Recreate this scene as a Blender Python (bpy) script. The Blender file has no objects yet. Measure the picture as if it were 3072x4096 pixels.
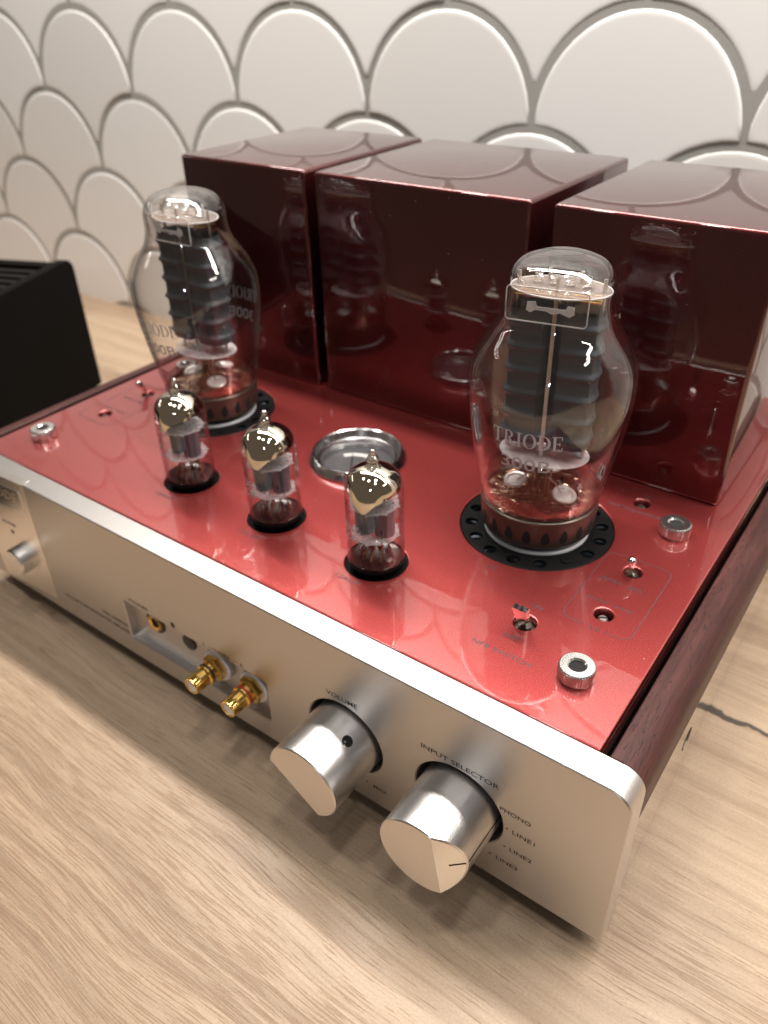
import bpy, bmesh, math, random
from mathutils import Matrix, Vector
random.seed(7)
R = math.radians
S = 0.001                      # all lengths below are millimetres
sc = bpy.context.scene

# ---------------------------------------------------------------- camera
cd = bpy.data.cameras.new('camera'); cam = bpy.data.objects.new('camera', cd); sc.collection.objects.link(cam)
cd.sensor_fit = 'VERTICAL'; cd.sensor_height = 36; cd.sensor_width = 27; cd.lens = 27.62
cd.clip_start = 0.01; cd.clip_end = 20
RX = Vector((0.80809240, 0.58860472, -0.02304702))
DN = Vector((0.31622963, -0.46649485, -0.82606379))
FW = Vector((-0.49697636, 0.66024771, -0.56310519))
mw = Matrix(((RX.x, -DN.x, -FW.x, 0.0275070), (RX.y, -DN.y, -FW.y, -0.1542462), (RX.z, -DN.z, -FW.z, 0.2905618), (0, 0, 0, 1)))
cam.matrix_world = mw
cd.dof.use_dof = True; cd.dof.focus_distance = 0.262; cd.dof.aperture_fstop = 11.0
sc.camera = cam
# ---------------------------------------------------------------- world, exposure, lamps
w = bpy.data.worlds.new('World'); sc.world = w; w.use_nodes = True
bg = w.node_tree.nodes['Background']; bg.inputs[0].default_value = (1.0, 0.80, 0.62, 1); bg.inputs[1].default_value = 0.11
sc.view_settings.view_transform = 'Standard'; sc.view_settings.look = 'None'
sc.view_settings.gamma = 1; sc.view_settings.exposure = 0.06
sc.cycles.use_denoising = True; sc.cycles.max_bounces = 12; sc.cycles.transparent_max_bounces = 32
sc.cycles.glossy_bounces = 6; sc.cycles.diffuse_bounces = 4; sc.cycles.caustics_reflective = False; sc.cycles.caustics_refractive = False
sc.cycles.sample_clamp_indirect = 6

def area(name, loc, sx, sy, power, col, target=None):
    l = bpy.data.lights.new(name, 'AREA'); l.shape = 'RECTANGLE'; l.size = sx; l.size_y = sy; l.energy = power; l.color = col
    o = bpy.data.objects.new(name, l); sc.collection.objects.link(o); o.location = loc
    d = (Vector(target) - Vector(loc)) if target else Vector((0, 0, -1))
    o.rotation_euler = d.to_track_quat('-Z', 'Y').to_euler(); return o
WARM = (1.0, 0.935, 0.875)
area('lamp_back_strip', (-0.07, 0.245, 0.74), 1.28, 0.05, 12.0, WARM)
area('lamp_right_strip', (0.69, 0.07, 0.74), 0.03, 0.28, 1.0, WARM)
area('lamp_left_strip', (-1.75, -0.15, 0.74), 0.06, 0.80, 3.2, WARM)
def spot(loc, e, r=0.075, col=(1.0, 0.955, 0.91)):
    l = bpy.data.lights.new('room_spot', 'POINT'); l.energy = e; l.shadow_soft_size = r; l.color = col
    o = bpy.data.objects.new('room_spot', l); sc.collection.objects.link(o); o.location = loc
for p in ((0.15, 0.02, 1.9), (-0.35, -0.38, 1.9), (0.55, -0.50, 1.9), (-0.95, -0.30, 1.9)): spot(p, 19.0)
spot((0.46, -1.30, 0.74), 7.0, 0.03, (0.86, 0.90, 1.0))  # unseen low front lamp behind the bluish glints, boosted to brighten the wall

# ---------------------------------------------------------------- node helpers
def mat(name):
    m = bpy.data.materials.new(name); m.use_nodes = True
    nt = m.node_tree; return m, nt, nt.nodes, nt.links, nt.nodes['Principled BSDF']
def simple(name, col, rough=0.5, metal=0.0, coat=0.0, coat_r=0.05, bump=None, spec=0.5, var=None):
    m, nt, N, L, b = mat(name)
    b.inputs['Base Color'].default_value = (*col, 1); b.inputs['Roughness'].default_value = rough
    b.inputs['Metallic'].default_value = metal; b.inputs['Coat Weight'].default_value = coat
    b.inputs['Coat Roughness'].default_value = coat_r; b.inputs['Specular IOR Level'].default_value = spec
    if bump or var:
        tc = N.new('ShaderNodeTexCoord')
    if bump:
        sca, st, dist = bump
        n = N.new('ShaderNodeTexNoise'); n.inputs['Scale'].default_value = sca; n.inputs['Detail'].default_value = 3
        L.new(tc.outputs['Object'], n.inputs['Vector'])
        bp = N.new('ShaderNodeBump'); bp.inputs['Strength'].default_value = st; bp.inputs['Distance'].default_value = dist
        L.new(n.outputs['Fac'], bp.inputs['Height']); L.new(bp.outputs['Normal'], b.inputs['Normal'])
    if var:
        sca, lo, hi = var
        n = N.new('ShaderNodeTexNoise'); n.inputs['Scale'].default_value = sca; n.inputs['Detail'].default_value = 5
        L.new(tc.outputs['Object'], n.inputs['Vector'])
        mr = N.new('ShaderNodeMapRange'); mr.inputs[1].default_value = 0.3; mr.inputs[2].default_value = 0.7
        mr.inputs[3].default_value = lo; mr.inputs[4].default_value = hi
        L.new(n.outputs['Fac'], mr.inputs[0]); L.new(mr.outputs[0], b.inputs['Roughness'])
    return m
def ramp(N, stops, interp='LINEAR'):
    r = N.new('ShaderNodeValToRGB'); cr = r.color_ramp; cr.interpolation = interp
    while len(cr.elements) < len(stops): cr.elements.new(0.5)
    for e, (p, c) in zip(cr.elements, stops):
        e.position = p; e.color = (*c, 1) if len(c) == 3 else c
    return r

# ---- oak worktop: grain runs along X
def oak():
    m, nt, N, L, b = mat('oak_laminate')
    tc = N.new('ShaderNodeTexCoord')
    def mapped(sx, sy, sz=1, rot=0, off=(0, 0, 0)):
        mp = N.new('ShaderNodeMapping'); mp.inputs['Scale'].default_value = (sx, sy, sz); mp.inputs['Rotation'].default_value = (0, 0, rot)
        mp.inputs['Location'].default_value = off
        L.new(tc.outputs['Object'], mp.inputs['Vector']); return mp.outputs[0]
    def noise(v, scale, det=4, dist=0.0, rough=0.5):
        n = N.new('ShaderNodeTexNoise'); n.inputs['Scale'].default_value = scale; n.inputs['Detail'].default_value = det
        n.inputs['Distortion'].default_value = dist; n.inputs['Roughness'].default_value = rough; L.new(v, n.inputs['Vector']); return n.outputs['Fac']
    def math_(op, a, c=None, d=None):
        n = N.new('ShaderNodeMath'); n.operation = op
        for i, q in enumerate((a, c, d)):
            if q is None: continue
            if isinstance(q, (int, float)): n.inputs[i].default_value = q
            else: L.new(q, n.inputs[i])
        return n.outputs[0]
    # slow sideways drift of the grain so that the lines wander
    drift = noise(mapped(3, 6, 1), 1.6, 2)
    sep = N.new('ShaderNodeSeparateXYZ'); L.new(tc.outputs['Object'], sep.inputs[0])
    y2 = math_('ADD', sep.outputs[1], math_('MULTIPLY', math_('SUBTRACT', drift, 0.5), 0.030))
    comb = N.new('ShaderNodeCombineXYZ'); L.new(sep.outputs[0], comb.inputs[0]); L.new(y2, comb.inputs[1])
    def mapw(sx, sy, off=(0, 0, 0)):
        mp = N.new('ShaderNodeMapping'); mp.inputs['Scale'].default_value = (sx, sy, 1); mp.inputs['Location'].default_value = off
        L.new(comb.outputs[0], mp.inputs['Vector']); return mp.outputs[0]
    broad = noise(mapw(1.6, 20), 1.0, 3, 0.4)                # wide early/late wood bands
    mid = noise(mapw(4.5, 170), 1.0, 4, 0.5)
    fine = noise(mapw(14, 780), 1.0, 3)
    line = noise(mapw(5.5, 430, (7, 2, 0)), 1.0, 3, 0.25)
    dash = noise(mapw(55, 1500, (3, 1, 0)), 1.0, 2)
    fleck = noise(mapped(900, 1400, 1), 1.0, 2)
    # a darker flame figure in one board
    ex = math_('POWER', math_('DIVIDE', math_('ADD', sep.outputs[0], 0.20), 0.30), 2.0); ey = math_('POWER', math_('DIVIDE', math_('ADD', y2, 0.150), 0.070), 2.0)
    fig = math_('MINIMUM', math_('MAXIMUM', math_('SUBTRACT', 1.35, math_('SQRT', math_('ADD', ex, ey))), 0.0), 1.0)
    t = math_('ADD', math_('MULTIPLY', broad, 0.52), math_('ADD', math_('MULTIPLY', mid, 0.30), math_('MULTIPLY', fine, 0.18)))
    r = ramp(N, [(0.34, (0.26, 0.180, 0.118)), (0.45, (0.365, 0.264, 0.178)), (0.56, (0.455, 0.338, 0.234)), (0.68, (0.52, 0.395, 0.280))])
    t = math_('SUBTRACT', t, math_('MULTIPLY', fig, 0.055))
    L.new(t, r.inputs[0])
    # grain lines and open pores: thin dark streaks, denser in the dark bands
    thr = N.new('ShaderNodeMapRange'); thr.inputs[1].default_value = 0.38; thr.inputs[2].default_value = 0.62; thr.inputs[3].default_value = 0.51; thr.inputs[4].default_value = 0.65
    L.new(math_('SUBTRACT', broad, math_('MULTIPLY', fig, 0.10)), thr.inputs[0])
    ln = math_('MULTIPLY', math_('SUBTRACT', line, thr.outputs[0]), 9.0); ln = math_('MINIMUM', math_('MAXIMUM', ln, 0.0), 1.0)
    d = math_('MULTIPLY', math_('SUBTRACT', dash, math_('ADD', thr.outputs[0], 0.005)), 14.0)
    d = math_('MINIMUM', math_('MAXIMUM', d, 0.0), 1.0)
    brk = math_('MULTIPLY', ln, math_('MINIMUM', math_('MAXIMUM', math_('MULTIPLY', math_('SUBTRACT', dash, 0.40), 6.0), 0.15), 1.0))
    d = math_('MAXIMUM', brk, math_('MULTIPLY', d, 0.9))
    mx = N.new('ShaderNodeMixRGB'); mx.blend_type = 'MIX'; L.new(math_('MULTIPLY', d, 0.60), mx.inputs[0]); L.new(r.outputs[0], mx.inputs[1]); mx.inputs[2].default_value = (0.22, 0.125, 0.07, 1)
    # small pale flecks
    mf = N.new('ShaderNodeMixRGB'); mf.blend_type = 'OVERLAY'; mf.inputs[0].default_value = 0.22; L.new(mx.outputs[0], mf.inputs[1])
    cb = N.new('ShaderNodeCombineXYZ'); [L.new(fleck, cb.inputs[i]) for i in range(3)]; L.new(cb.outputs[0], mf.inputs[2])
    # one dark knot crack right of the amplifier
    wob = noise(mapped(28, 28, 1), 1.0, 4)
    yc = math_('ADD', sep.outputs[1], math_('MULTIPLY', math_('SUBTRACT', wob, 0.5), 0.022))
    dist = math_('ABSOLUTE', math_('ADD', math_('SUBTRACT', yc, 0.1405), math_('MULTIPLY', sep.outputs[0], 0.20)))
    wid = math_('MULTIPLY', math_('ADD', wob, 0.1), 0.0034)
    cr_ = math_('MINIMUM', math_('MAXIMUM', math_('MULTIPLY', math_('SUBTRACT', wid, dist), 1400.0), 0.0), 1.0)
    xm = math_('MULTIPLY', math_('GREATER_THAN', sep.outputs[0], -0.06), math_('LESS_THAN', sep.outputs[0], 0.16))
    mc = N.new('ShaderNodeMixRGB'); L.new(math_('MULTIPLY', math_('MULTIPLY', cr_, xm), 0.93), mc.inputs[0]); L.new(mf.outputs[0], mc.inputs[1]); mc.inputs[2].default_value = (0.045, 0.04, 0.036, 1)
    L.new(mc.outputs[0], b.inputs['Base Color'])
    b.inputs['Roughness'].default_value = 0.42; b.inputs['Specular IOR Level'].default_value = 0.4
    bp = N.new('ShaderNodeBump'); bp.inputs['Strength'].default_value = 0.35; bp.inputs['Distance'].default_value = 0.0004
    L.new(math_('SUBTRACT', math_('MULTIPLY', fine, 0.5), d), bp.inputs['Height']); L.new(bp.outputs['Normal'], b.inputs['Normal'])
    return m
OAK = oak()

# ---- candy red lacquer with metal flake
def lacquer(name, cols, ior, metal):
    m, nt, N, L, b = mat(name)
    tc = N.new('ShaderNodeTexCoord')
    n = N.new('ShaderNodeTexNoise'); n.inputs['Scale'].default_value = 2600; n.inputs['Detail'].default_value = 2; L.new(tc.outputs['Object'], n.inputs['Vector'])
    r = ramp(N, list(zip((0.30, 0.55, 0.74), cols))); L.new(n.outputs['Fac'], r.inputs[0])
    vo = N.new('ShaderNodeTexVoronoi'); vo.inputs['Scale'].default_value = 210; L.new(tc.outputs['Object'], vo.inputs['Vector'])
    d1 = N.new('ShaderNodeMath'); d1.operation = 'LESS_THAN'; d1.inputs[1].default_value = 0.052; L.new(vo.outputs['Distance'], d1.inputs[0])
    sp = N.new('ShaderNodeSeparateXYZ'); L.new(vo.outputs['Color'], sp.inputs[0])
    d2 = N.new('ShaderNodeMath'); d2.operation = 'GREATER_THAN'; d2.inputs[1].default_value = 0.80; L.new(sp.outputs[0], d2.inputs[0])
    d3 = N.new('ShaderNodeMath'); d3.operation = 'MULTIPLY'; L.new(d1.outputs[0], d3.inputs[0]); L.new(d2.outputs[0], d3.inputs[1])
    dm = N.new('ShaderNodeMixRGB'); L.new(d3.outputs[0], dm.inputs[0]); L.new(r.outputs[0], dm.inputs[1]); dm.inputs[2].default_value = (0.55, 0.45, 0.44, 1)
    L.new(dm.outputs[0], b.inputs['Base Color'])
    b.inputs['Metallic'].default_value = metal; b.inputs['Roughness'].default_value = 0.36
    b.inputs['Coat Weight'].default_value = 1.0; b.inputs['Coat Roughness'].default_value = 0.015; b.inputs['Coat IOR'].default_value = ior
    # orange peel in the clear coat, a few dust specks
    n2 = N.new('ShaderNodeTexNoise'); n2.inputs['Scale'].default_value = 120; n2.inputs['Detail'].default_value = 2; L.new(tc.outputs['Object'], n2.inputs['Vector'])
    bp = N.new('ShaderNodeBump'); bp.inputs['Strength'].default_value = 0.05; bp.inputs['Distance'].default_value = 0.0003
    L.new(n2.outputs['Fac'], bp.inputs['Height']); L.new(bp.outputs['Normal'], b.inputs['Coat Normal'])
    return m
RED = lacquer('red_lacquer', ((0.29, 0.033, 0.032), (0.365, 0.048, 0.046), (0.54, 0.13, 0.125)), 1.70, 0.76)
RED_DARKENED = lacquer('darkened_red_lacquer', ((0.072, 0.009, 0.010), (0.090, 0.012, 0.013), (0.15, 0.033, 0.035)), 1.68, 0.92)  # deck red with shade put into the colour, so cover fronts read near black

def rosewood():
    m, nt, N, L, b = mat('red_hardwood')
    tc = N.new('ShaderNodeTexCoord')
    def noise(scl, s, det, dist=0):
        mp = N.new('ShaderNodeMapping'); mp.inputs['Scale'].default_value = scl; L.new(tc.outputs['Object'], mp.inputs['Vector'])
        n = N.new('ShaderNodeTexNoise'); n.inputs['Scale'].default_value = s; n.inputs['Detail'].default_value = det; n.inputs['Distortion'].default_value = dist
        L.new(mp.outputs[0], n.inputs['Vector']); return n.outputs['Fac']
    a = noise((170, 13, 170), 1, 4, 0.2); f = noise((900, 50, 900), 1, 3); p = noise((1500, 240, 1500), 1, 2)
    mi = N.new('ShaderNodeMath'); mi.operation = 'MULTIPLY_ADD'; L.new(f, mi.inputs[0]); mi.inputs[1].default_value = 0.4; 
    m2 = N.new('ShaderNodeMath'); m2.operation = 'MULTIPLY'; L.new(a, m2.inputs[0]); m2.inputs[1].default_value = 0.6; L.new(m2.outputs[0], mi.inputs[2])
    r = ramp(N, [(0.32, (0.030, 0.0105, 0.010)), (0.5, (0.060, 0.019, 0.017)), (0.68, (0.100, 0.033, 0.028))]); L.new(mi.outputs[0], r.inputs[0])
    pr = ramp(N, [(0.58, (0, 0, 0)), (0.68, (0.85, 0.85, 0.85))]); L.new(p, pr.inputs[0])
    mx = N.new('ShaderNodeMixRGB'); L.new(pr.outputs[0], mx.inputs[0]); L.new(r.outputs[0], mx.inputs[1]); mx.inputs[2].default_value = (0.022, 0.012, 0.012, 1)
    L.new(mx.outputs[0], b.inputs['Base Color']); b.inputs['Roughness'].default_value = 0.46; b.inputs['Specular IOR Level'].default_value = 0.25
    bp = N.new('ShaderNodeBump'); bp.invert = True; bp.inputs['Strength'].default_value = 0.5; bp.inputs['Distance'].default_value = 0.0002
    L.new(pr.outputs[0], bp.inputs['Height']); L.new(bp.outputs['Normal'], b.inputs['Normal'])
    return m
WOOD = rosewood()

def glass(name, ior, rim, tint=(1, 1, 1), gain=1.0):
    m, nt, N, L, b = mat(name); N.remove(b); out = N['Material Output']
    lw = N.new('ShaderNodeLayerWeight'); lw.inputs[0].default_value = 0.5
    f0 = ((ior - 1) / (ior + 1)) ** 2
    pw = N.new('ShaderNodeMath'); pw.operation = 'POWER'; L.new(lw.outputs['Facing'], pw.inputs[0]); pw.inputs[1].default_value = 5.0
    fr = N.new('ShaderNodeMath'); fr.operation = 'MULTIPLY_ADD'; L.new(pw.outputs[0], fr.inputs[0]); fr.inputs[1].default_value = 1 - f0; fr.inputs[2].default_value = f0
    r = ramp(N, [(0.0, (0.985 * tint[0], 0.985 * tint[1], 0.985 * tint[2])), (0.85, (0.97 * tint[0], 0.97 * tint[1], 0.97 * tint[2])), (1.0, rim)])
    L.new(lw.outputs['Facing'], r.inputs[0])
    tr = N.new('ShaderNodeBsdfTransparent'); L.new(r.outputs[0], tr.inputs[0])
    gl = N.new('ShaderNodeBsdfGlossy'); gl.inputs['Roughness'].default_value = 0.0
    mx = N.new('ShaderNodeMixShader')
    mg = N.new('ShaderNodeMath'); mg.operation = 'MULTIPLY'; mg.use_clamp = True; mg.inputs[1].default_value = gain; L.new(fr.outputs[0], mg.inputs[0])
    L.new(mg.outputs[0], mx.inputs[0]); L.new(tr.outputs[0], mx.inputs[1]); L.new(gl.outputs[0], mx.inputs[2]); L.new(mx.outputs[0], out.inputs[0])
    return m
GLASS = glass('tube_glass', 1.50, (0.70, 0.70, 0.70), (1, 1, 1), 1.5)
MICA = None
def mica(name, col, al):
    m, nt, N, L, b = mat(name); out = N['Material Output']
    b.inputs['Base Color'].default_value = (*col, 1); b.inputs['Roughness'].default_value = 0.25
    tc = N.new('ShaderNodeTexCoord'); n = N.new('ShaderNodeTexNoise'); n.inputs['Scale'].default_value = 260; n.inputs['Detail'].default_value = 4; L.new(tc.outputs['Object'], n.inputs['Vector'])
    mr = N.new('ShaderNodeMapRange'); mr.inputs[1].default_value = 0.3; mr.inputs[2].default_value = 0.7; mr.inputs[3].default_value = al * 0.75; mr.inputs[4].default_value = min(1, al * 1.25); L.new(n.outputs['Fac'], mr.inputs[0])
    tr = N.new('ShaderNodeBsdfTransparent'); mx = N.new('ShaderNodeMixShader'); L.new(mr.outputs[0], mx.inputs[0])
    L.new(tr.outputs[0], mx.inputs[1]); L.new(b.outputs[0], mx.inputs[2]); L.new(mx.outputs[0], out.inputs[0]); return m
MICA = mica('mica', (0.74, 0.66, 0.66), 0.50)
SPACER_MICA = mica('spacer_mica', (0.62, 0.57, 0.57), 0.42)

CLEAR_MICA = mica('thin_mica', (0.62, 0.52, 0.47), 0.30)
def mirror_flash(name, col, alpha, rough=0.04):
    m, nt, N, L, b = mat(name); out = N['Material Output']
    b.inputs['Base Color'].default_value = (*col, 1); b.inputs['Metallic'].default_value = 1; b.inputs['Roughness'].default_value = rough
    tr = N.new('ShaderNodeBsdfTransparent'); mx = N.new('ShaderNodeMixShader'); mx.inputs[0].default_value = alpha
    L.new(tr.outputs[0], mx.inputs[1]); L.new(b.outputs[0], mx.inputs[2]); L.new(mx.outputs[0], out.inputs[0])
    tc = N.new('ShaderNodeTexCoord'); n = N.new('ShaderNodeTexNoise'); n.inputs['Scale'].default_value = 90; n.inputs['Detail'].default_value = 2
    L.new(tc.outputs['Object'], n.inputs['Vector']); bp = N.new('ShaderNodeBump'); bp.inputs['Strength'].default_value = 0.06; bp.inputs['Distance'].default_value = 0.002
    L.new(n.outputs['Fac'], bp.inputs['Height']); L.new(bp.outputs['Normal'], b.inputs['Normal']); return m
CHROME_FLASH = mirror_flash('getter_mirror', (0.78, 0.72, 0.60), 1.0, 0.02)
BRONZE_FLASH = mirror_flash('bronze_getter', (0.40, 0.29, 0.21), 0.55, 0.06)
TIP = mirror_flash('fused_glass_tip', (0.86, 0.84, 0.80), 0.62, 0.03)
ALU = simple('satin_aluminium', (0.62, 0.60, 0.585), 0.36, 1.0, bump=(1900, 0.32, 0.0002))
ALU_EDGE = simple('machined_aluminium', (0.82, 0.81, 0.80), 0.22, 1.0, bump=(1500, 0.05, 0.0001))
KNOB = simple('blasted_aluminium', (0.80, 0.79, 0.78), 0.30, 1.0, bump=(1900, 0.34, 0.0002))
def brushed():
    m, nt, N, L, b = mat('brushed_aluminium')
    b.inputs['Base Color'].default_value = (0.72, 0.69, 0.66, 1); b.inputs['Metallic'].default_value = 1; b.inputs['Roughness'].default_value = 0.36
    tc = N.new('ShaderNodeTexCoord'); mp = N.new('ShaderNodeMapping'); mp.inputs['Scale'].default_value = (4200, 4200, 160); L.new(tc.outputs['Object'], mp.inputs[0])
    n = N.new('ShaderNodeTexNoise'); n.inputs['Scale'].default_value = 1; L.new(mp.outputs[0], n.inputs['Vector'])
    bp = N.new('ShaderNodeBump'); bp.inputs['Strength'].default_value = 0.2; bp.inputs['Distance'].default_value = 0.0001
    L.new(n.outputs['Fac'], bp.inputs['Height']); L.new(bp.outputs['Normal'], b.inputs['Normal']); return m
BRUSHED = brushed()
INSERT = simple('bright_satin_aluminium', (0.90, 0.86, 0.82), 0.30, 1.0, bump=(2400, 0.08, 0.0002))
CHROME = simple('polished_chrome', (0.85, 0.84, 0.84), 0.06, 1.0)
STEEL = simple('turned_steel', (0.66, 0.66, 0.67), 0.18, 1.0)
GOLD = simple('gold_plate', (0.86, 0.56, 0.16), 0.13, 1.0)
WHITEP = simple('white_insulator', (0.80, 0.77, 0.76), 0.35)
BLACKP = simple('black_plastic', (0.012, 0.012, 0.012), 0.35)
BLACKM = simple('black_anodised', (0.006, 0.0058, 0.0058), 0.5, 0.0, spec=0.12, bump=(900, 0.1, 0.0002))
BLACKBOX = simple('black_paint', (0.004, 0.0038, 0.0036), 0.65, spec=0.06, bump=(1200, 0.12, 0.0002))
VOID = simple('dark_inside', (0.006, 0.006, 0.006), 0.9)
PRINT = simple('black_print', (0.03, 0.027, 0.025), 0.6)
DECKPRINT = simple('grey_print', (0.055, 0.035, 0.042), 0.5)
GLASSPRINT = simple('pale_print', (0.62, 0.61, 0.64), 0.6)
ANODE = simple('grey_anode', (0.062, 0.068, 0.078), 0.5, 0.35, bump=(400, 0.1, 0.0003))
ANODE_S = simple('light_grey_anode', (0.16, 0.155, 0.18), 0.5, 0.4, bump=(400, 0.1, 0.0003))
WIRE = simple('nickel_wire', (0.62, 0.58, 0.54), 0.3, 1.0)
COPPER = simple('copper_wire', (0.60, 0.33, 0.18), 0.3, 1.0)
PAN = simple('getter_pan', (0.85, 0.80, 0.77), 0.36, 0.65)
BRONZE_FLOOR = simple('bronze_glass_floor', (0.36, 0.26, 0.19), 0.12, 1.0, bump=(210, 0.7, 0.003))
BASE_DARK = simple('dark_glass_base', (0.018, 0.013, 0.012), 0.18)
COLLAR = simple('gunmetal', (0.135, 0.115, 0.095), 0.33, 0.85)
CERAMIC = simple('white_ceramic', (0.66, 0.67, 0.70), 0.35)
BLUEGREY = simple('grey_socket_base', (0.20, 0.25, 0.32), 0.5)
REDP = simple('red_plastic', (0.45, 0.015, 0.02), 0.35)
GROUT = simple('grey_grout', (0.36, 0.35, 0.325), 0.9, bump=(700, 0.25, 0.0004))
TILE = simple('cream_tile_glaze', (0.85, 0.84, 0.82), 0.28, 0.0, bump=(9, 0.05, 0.002), spec=0.45)
oi = TILE.node_tree.nodes.new('ShaderNodeObjectInfo'); tr_ = ramp(TILE.node_tree.nodes, [(0.0, (0.80, 0.785, 0.76)), (0.5, (0.845, 0.835, 0.815)), (1.0, (0.87, 0.865, 0.85))])
TILE.node_tree.links.new(oi.outputs['Random'], tr_.inputs[0]); TILE.node_tree.links.new(tr_.outputs[0], TILE.node_tree.nodes['Principled BSDF'].inputs['Base Color'])
DIAL = simple('dial_face', (0.09, 0.085, 0.09), 0.5)
LENS = glass('dial_glass', 1.55, (0.4, 0.4, 0.4), (0.9, 0.9, 0.9), 1.6)

# ---------------------------------------------------------------- mesh helpers
def link(o, parent=None, inv=None):
    sc.collection.objects.link(o)
    if parent is not None:
        o.parent = parent
        if inv is not None: o.matrix_parent_inverse = inv
    return o
def finish(me, m, smooth=True, ang=32):
    if m is not None:
        me.materials.clear(); me.materials.append(m)
    if smooth:
        me.shade_smooth(); me.set_sharp_from_angle(angle=R(ang))
    return me
def mk(name, verts, faces, m, parent=None, smooth=True, ang=32, T=None, scale=S):
    me = bpy.data.meshes.new(name)
    me.from_pydata([tuple(c * scale for c in v) for v in verts], [], faces)
    if T is not None: me.transform(T)
    bm = bmesh.new(); bm.from_mesh(me); bmesh.ops.recalc_face_normals(bm, faces=bm.faces); bm.to_mesh(me); bm.free()
    finish(me, m, smooth, ang)
    return link(bpy.data.objects.new(name, me), parent, INV.get(parent.name) if parent is not None else None)
INV = {}
def root(name, loc, label, cat, group=None, rotz=0):
    o = bpy.data.objects.new(name, None); o.empty_display_size = 0.02; sc.collection.objects.link(o)
    o.location = [c * S for c in loc]; o.rotation_euler = (0, 0, rotz)
    o['label'] = label; o['category'] = cat
    if group: o['group'] = group
    return o
def tree_copy(o, parent=None):
    c = o.copy(); sc.collection.objects.link(c)
    if parent is not None: c.parent = parent
    for ch in o.children: tree_copy(ch, c)
    return c
class MB:
    def __init__(s): s.v = []; s.f = []
    def add(s, v, f):
        o = len(s.v); s.v += [tuple(q) for q in v]; s.f += [tuple(i + o for i in q) for q in f]; return s
    def build(s, name, m, parent=None, **k): return mk(name, s.v, s.f, m, parent, **k)
def boxv(x0, x1, y0, y1, z0, z1):
    v = [(x, y, z) for x in (x0, x1) for y in (y0, y1) for z in (z0, z1)]
    return v, [(0, 1, 3, 2), (4, 6, 7, 5), (0, 4, 5, 1), (2, 3, 7, 6), (0, 2, 6, 4), (1, 5, 7, 3)]
def lathe(prof, seg=48, c=(0, 0, 0), close=False):
    v = []; f = []; rings = []
    for r, z in prof:
        if r < 1e-6:
            rings.append([len(v)]); v.append((c[0], c[1], c[2] + z))
        else:
            rings.append(list(range(len(v), len(v) + seg)))
            v += [(c[0] + r * math.cos(2 * math.pi * i / seg), c[1] + r * math.sin(2 * math.pi * i / seg), c[2] + z) for i in range(seg)]
    pairs = list(zip(rings, rings[1:])) + ([(rings[-1], rings[0])] if close else [])
    for a, b in pairs:
        for i in range(seg):
            j = (i + 1) % seg
            if len(a) == 1 and len(b) == 1: continue
            if len(a) == 1: f.append((a[0], b[i], b[j]))
            elif len(b) == 1: f.append((a[i], b[0], a[j]))
            else: f.append((a[i], b[i], b[j], a[j]))
    return v, f
def spline(pts, n=6):
    out = []
    P = [pts[0]] + list(pts) + [pts[-1]]
    for i in range(1, len(P) - 2):
        for k in range(n):
            t = k / n
            out.append(tuple(0.5 * ((2 * P[i][d]) + (P[i + 1][d] - P[i - 1][d]) * t + (2 * P[i - 1][d] - 5 * P[i][d] + 4 * P[i + 1][d] - P[i + 2][d]) * t * t + (3 * P[i][d] - P[i - 1][d] - 3 * P[i + 1][d] + P[i + 2][d]) * t ** 3) for d in range(len(pts[0]))))
    out.append(tuple(pts[-1])); return out
def tube(path, r, seg=8, cap=True):
    v = []; f = []; n = len(path); path = [Vector(p) for p in path]; up = None
    for i, p in enumerate(path):
        d = (path[min(i + 1, n - 1)] - path[max(i - 1, 0)]).normalized()
        if up is None: up = d.orthogonal().normalized()
        a = (up - d * up.dot(d)).normalized(); up = a; b = d.cross(a)
        rr = r[i] if isinstance(r, (list, tuple)) else r
        v += [tuple(p + (a * math.cos(2 * math.pi * k / seg) + b * math.sin(2 * math.pi * k / seg)) * rr) for k in range(seg)]
    for i in range(n - 1):
        for k in range(seg):
            f.append((i * seg + k, i * seg + (k + 1) % seg, (i + 1) * seg + (k + 1) % seg, (i + 1) * seg + k))
    if cap: f.append(tuple(range(seg - 1, -1, -1))); f.append(tuple(range((n - 1) * seg, n * seg)))
    return v, f
def circ(x, y, r, n=48): return [(x + r * math.cos(2 * math.pi * i / n), y + r * math.sin(2 * math.pi * i / n)) for i in range(n)]
def rrect(x0, x1, y0, y1, r, n=8):
    rs = r if isinstance(r, (list, tuple)) else [r] * 4      # bl, br, tr, tl
    o = []
    for (cx, cy, a0, q) in ((x0, y0, 180, rs[0]), (x1, y0, 270, rs[1]), (x1, y1, 0, rs[2]), (x0, y1, 90, rs[3])):
        if q < 1e-6: o.append((cx, cy)); continue
        mx = cx + q if cx == x0 else cx - q; my = cy + q if cy == y0 else cy - q
        for k in range(n + 1):
            a = R(a0 + 90 * k / n); o.append((mx + q * math.cos(a), my + q * math.sin(a)))
    return o
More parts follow.
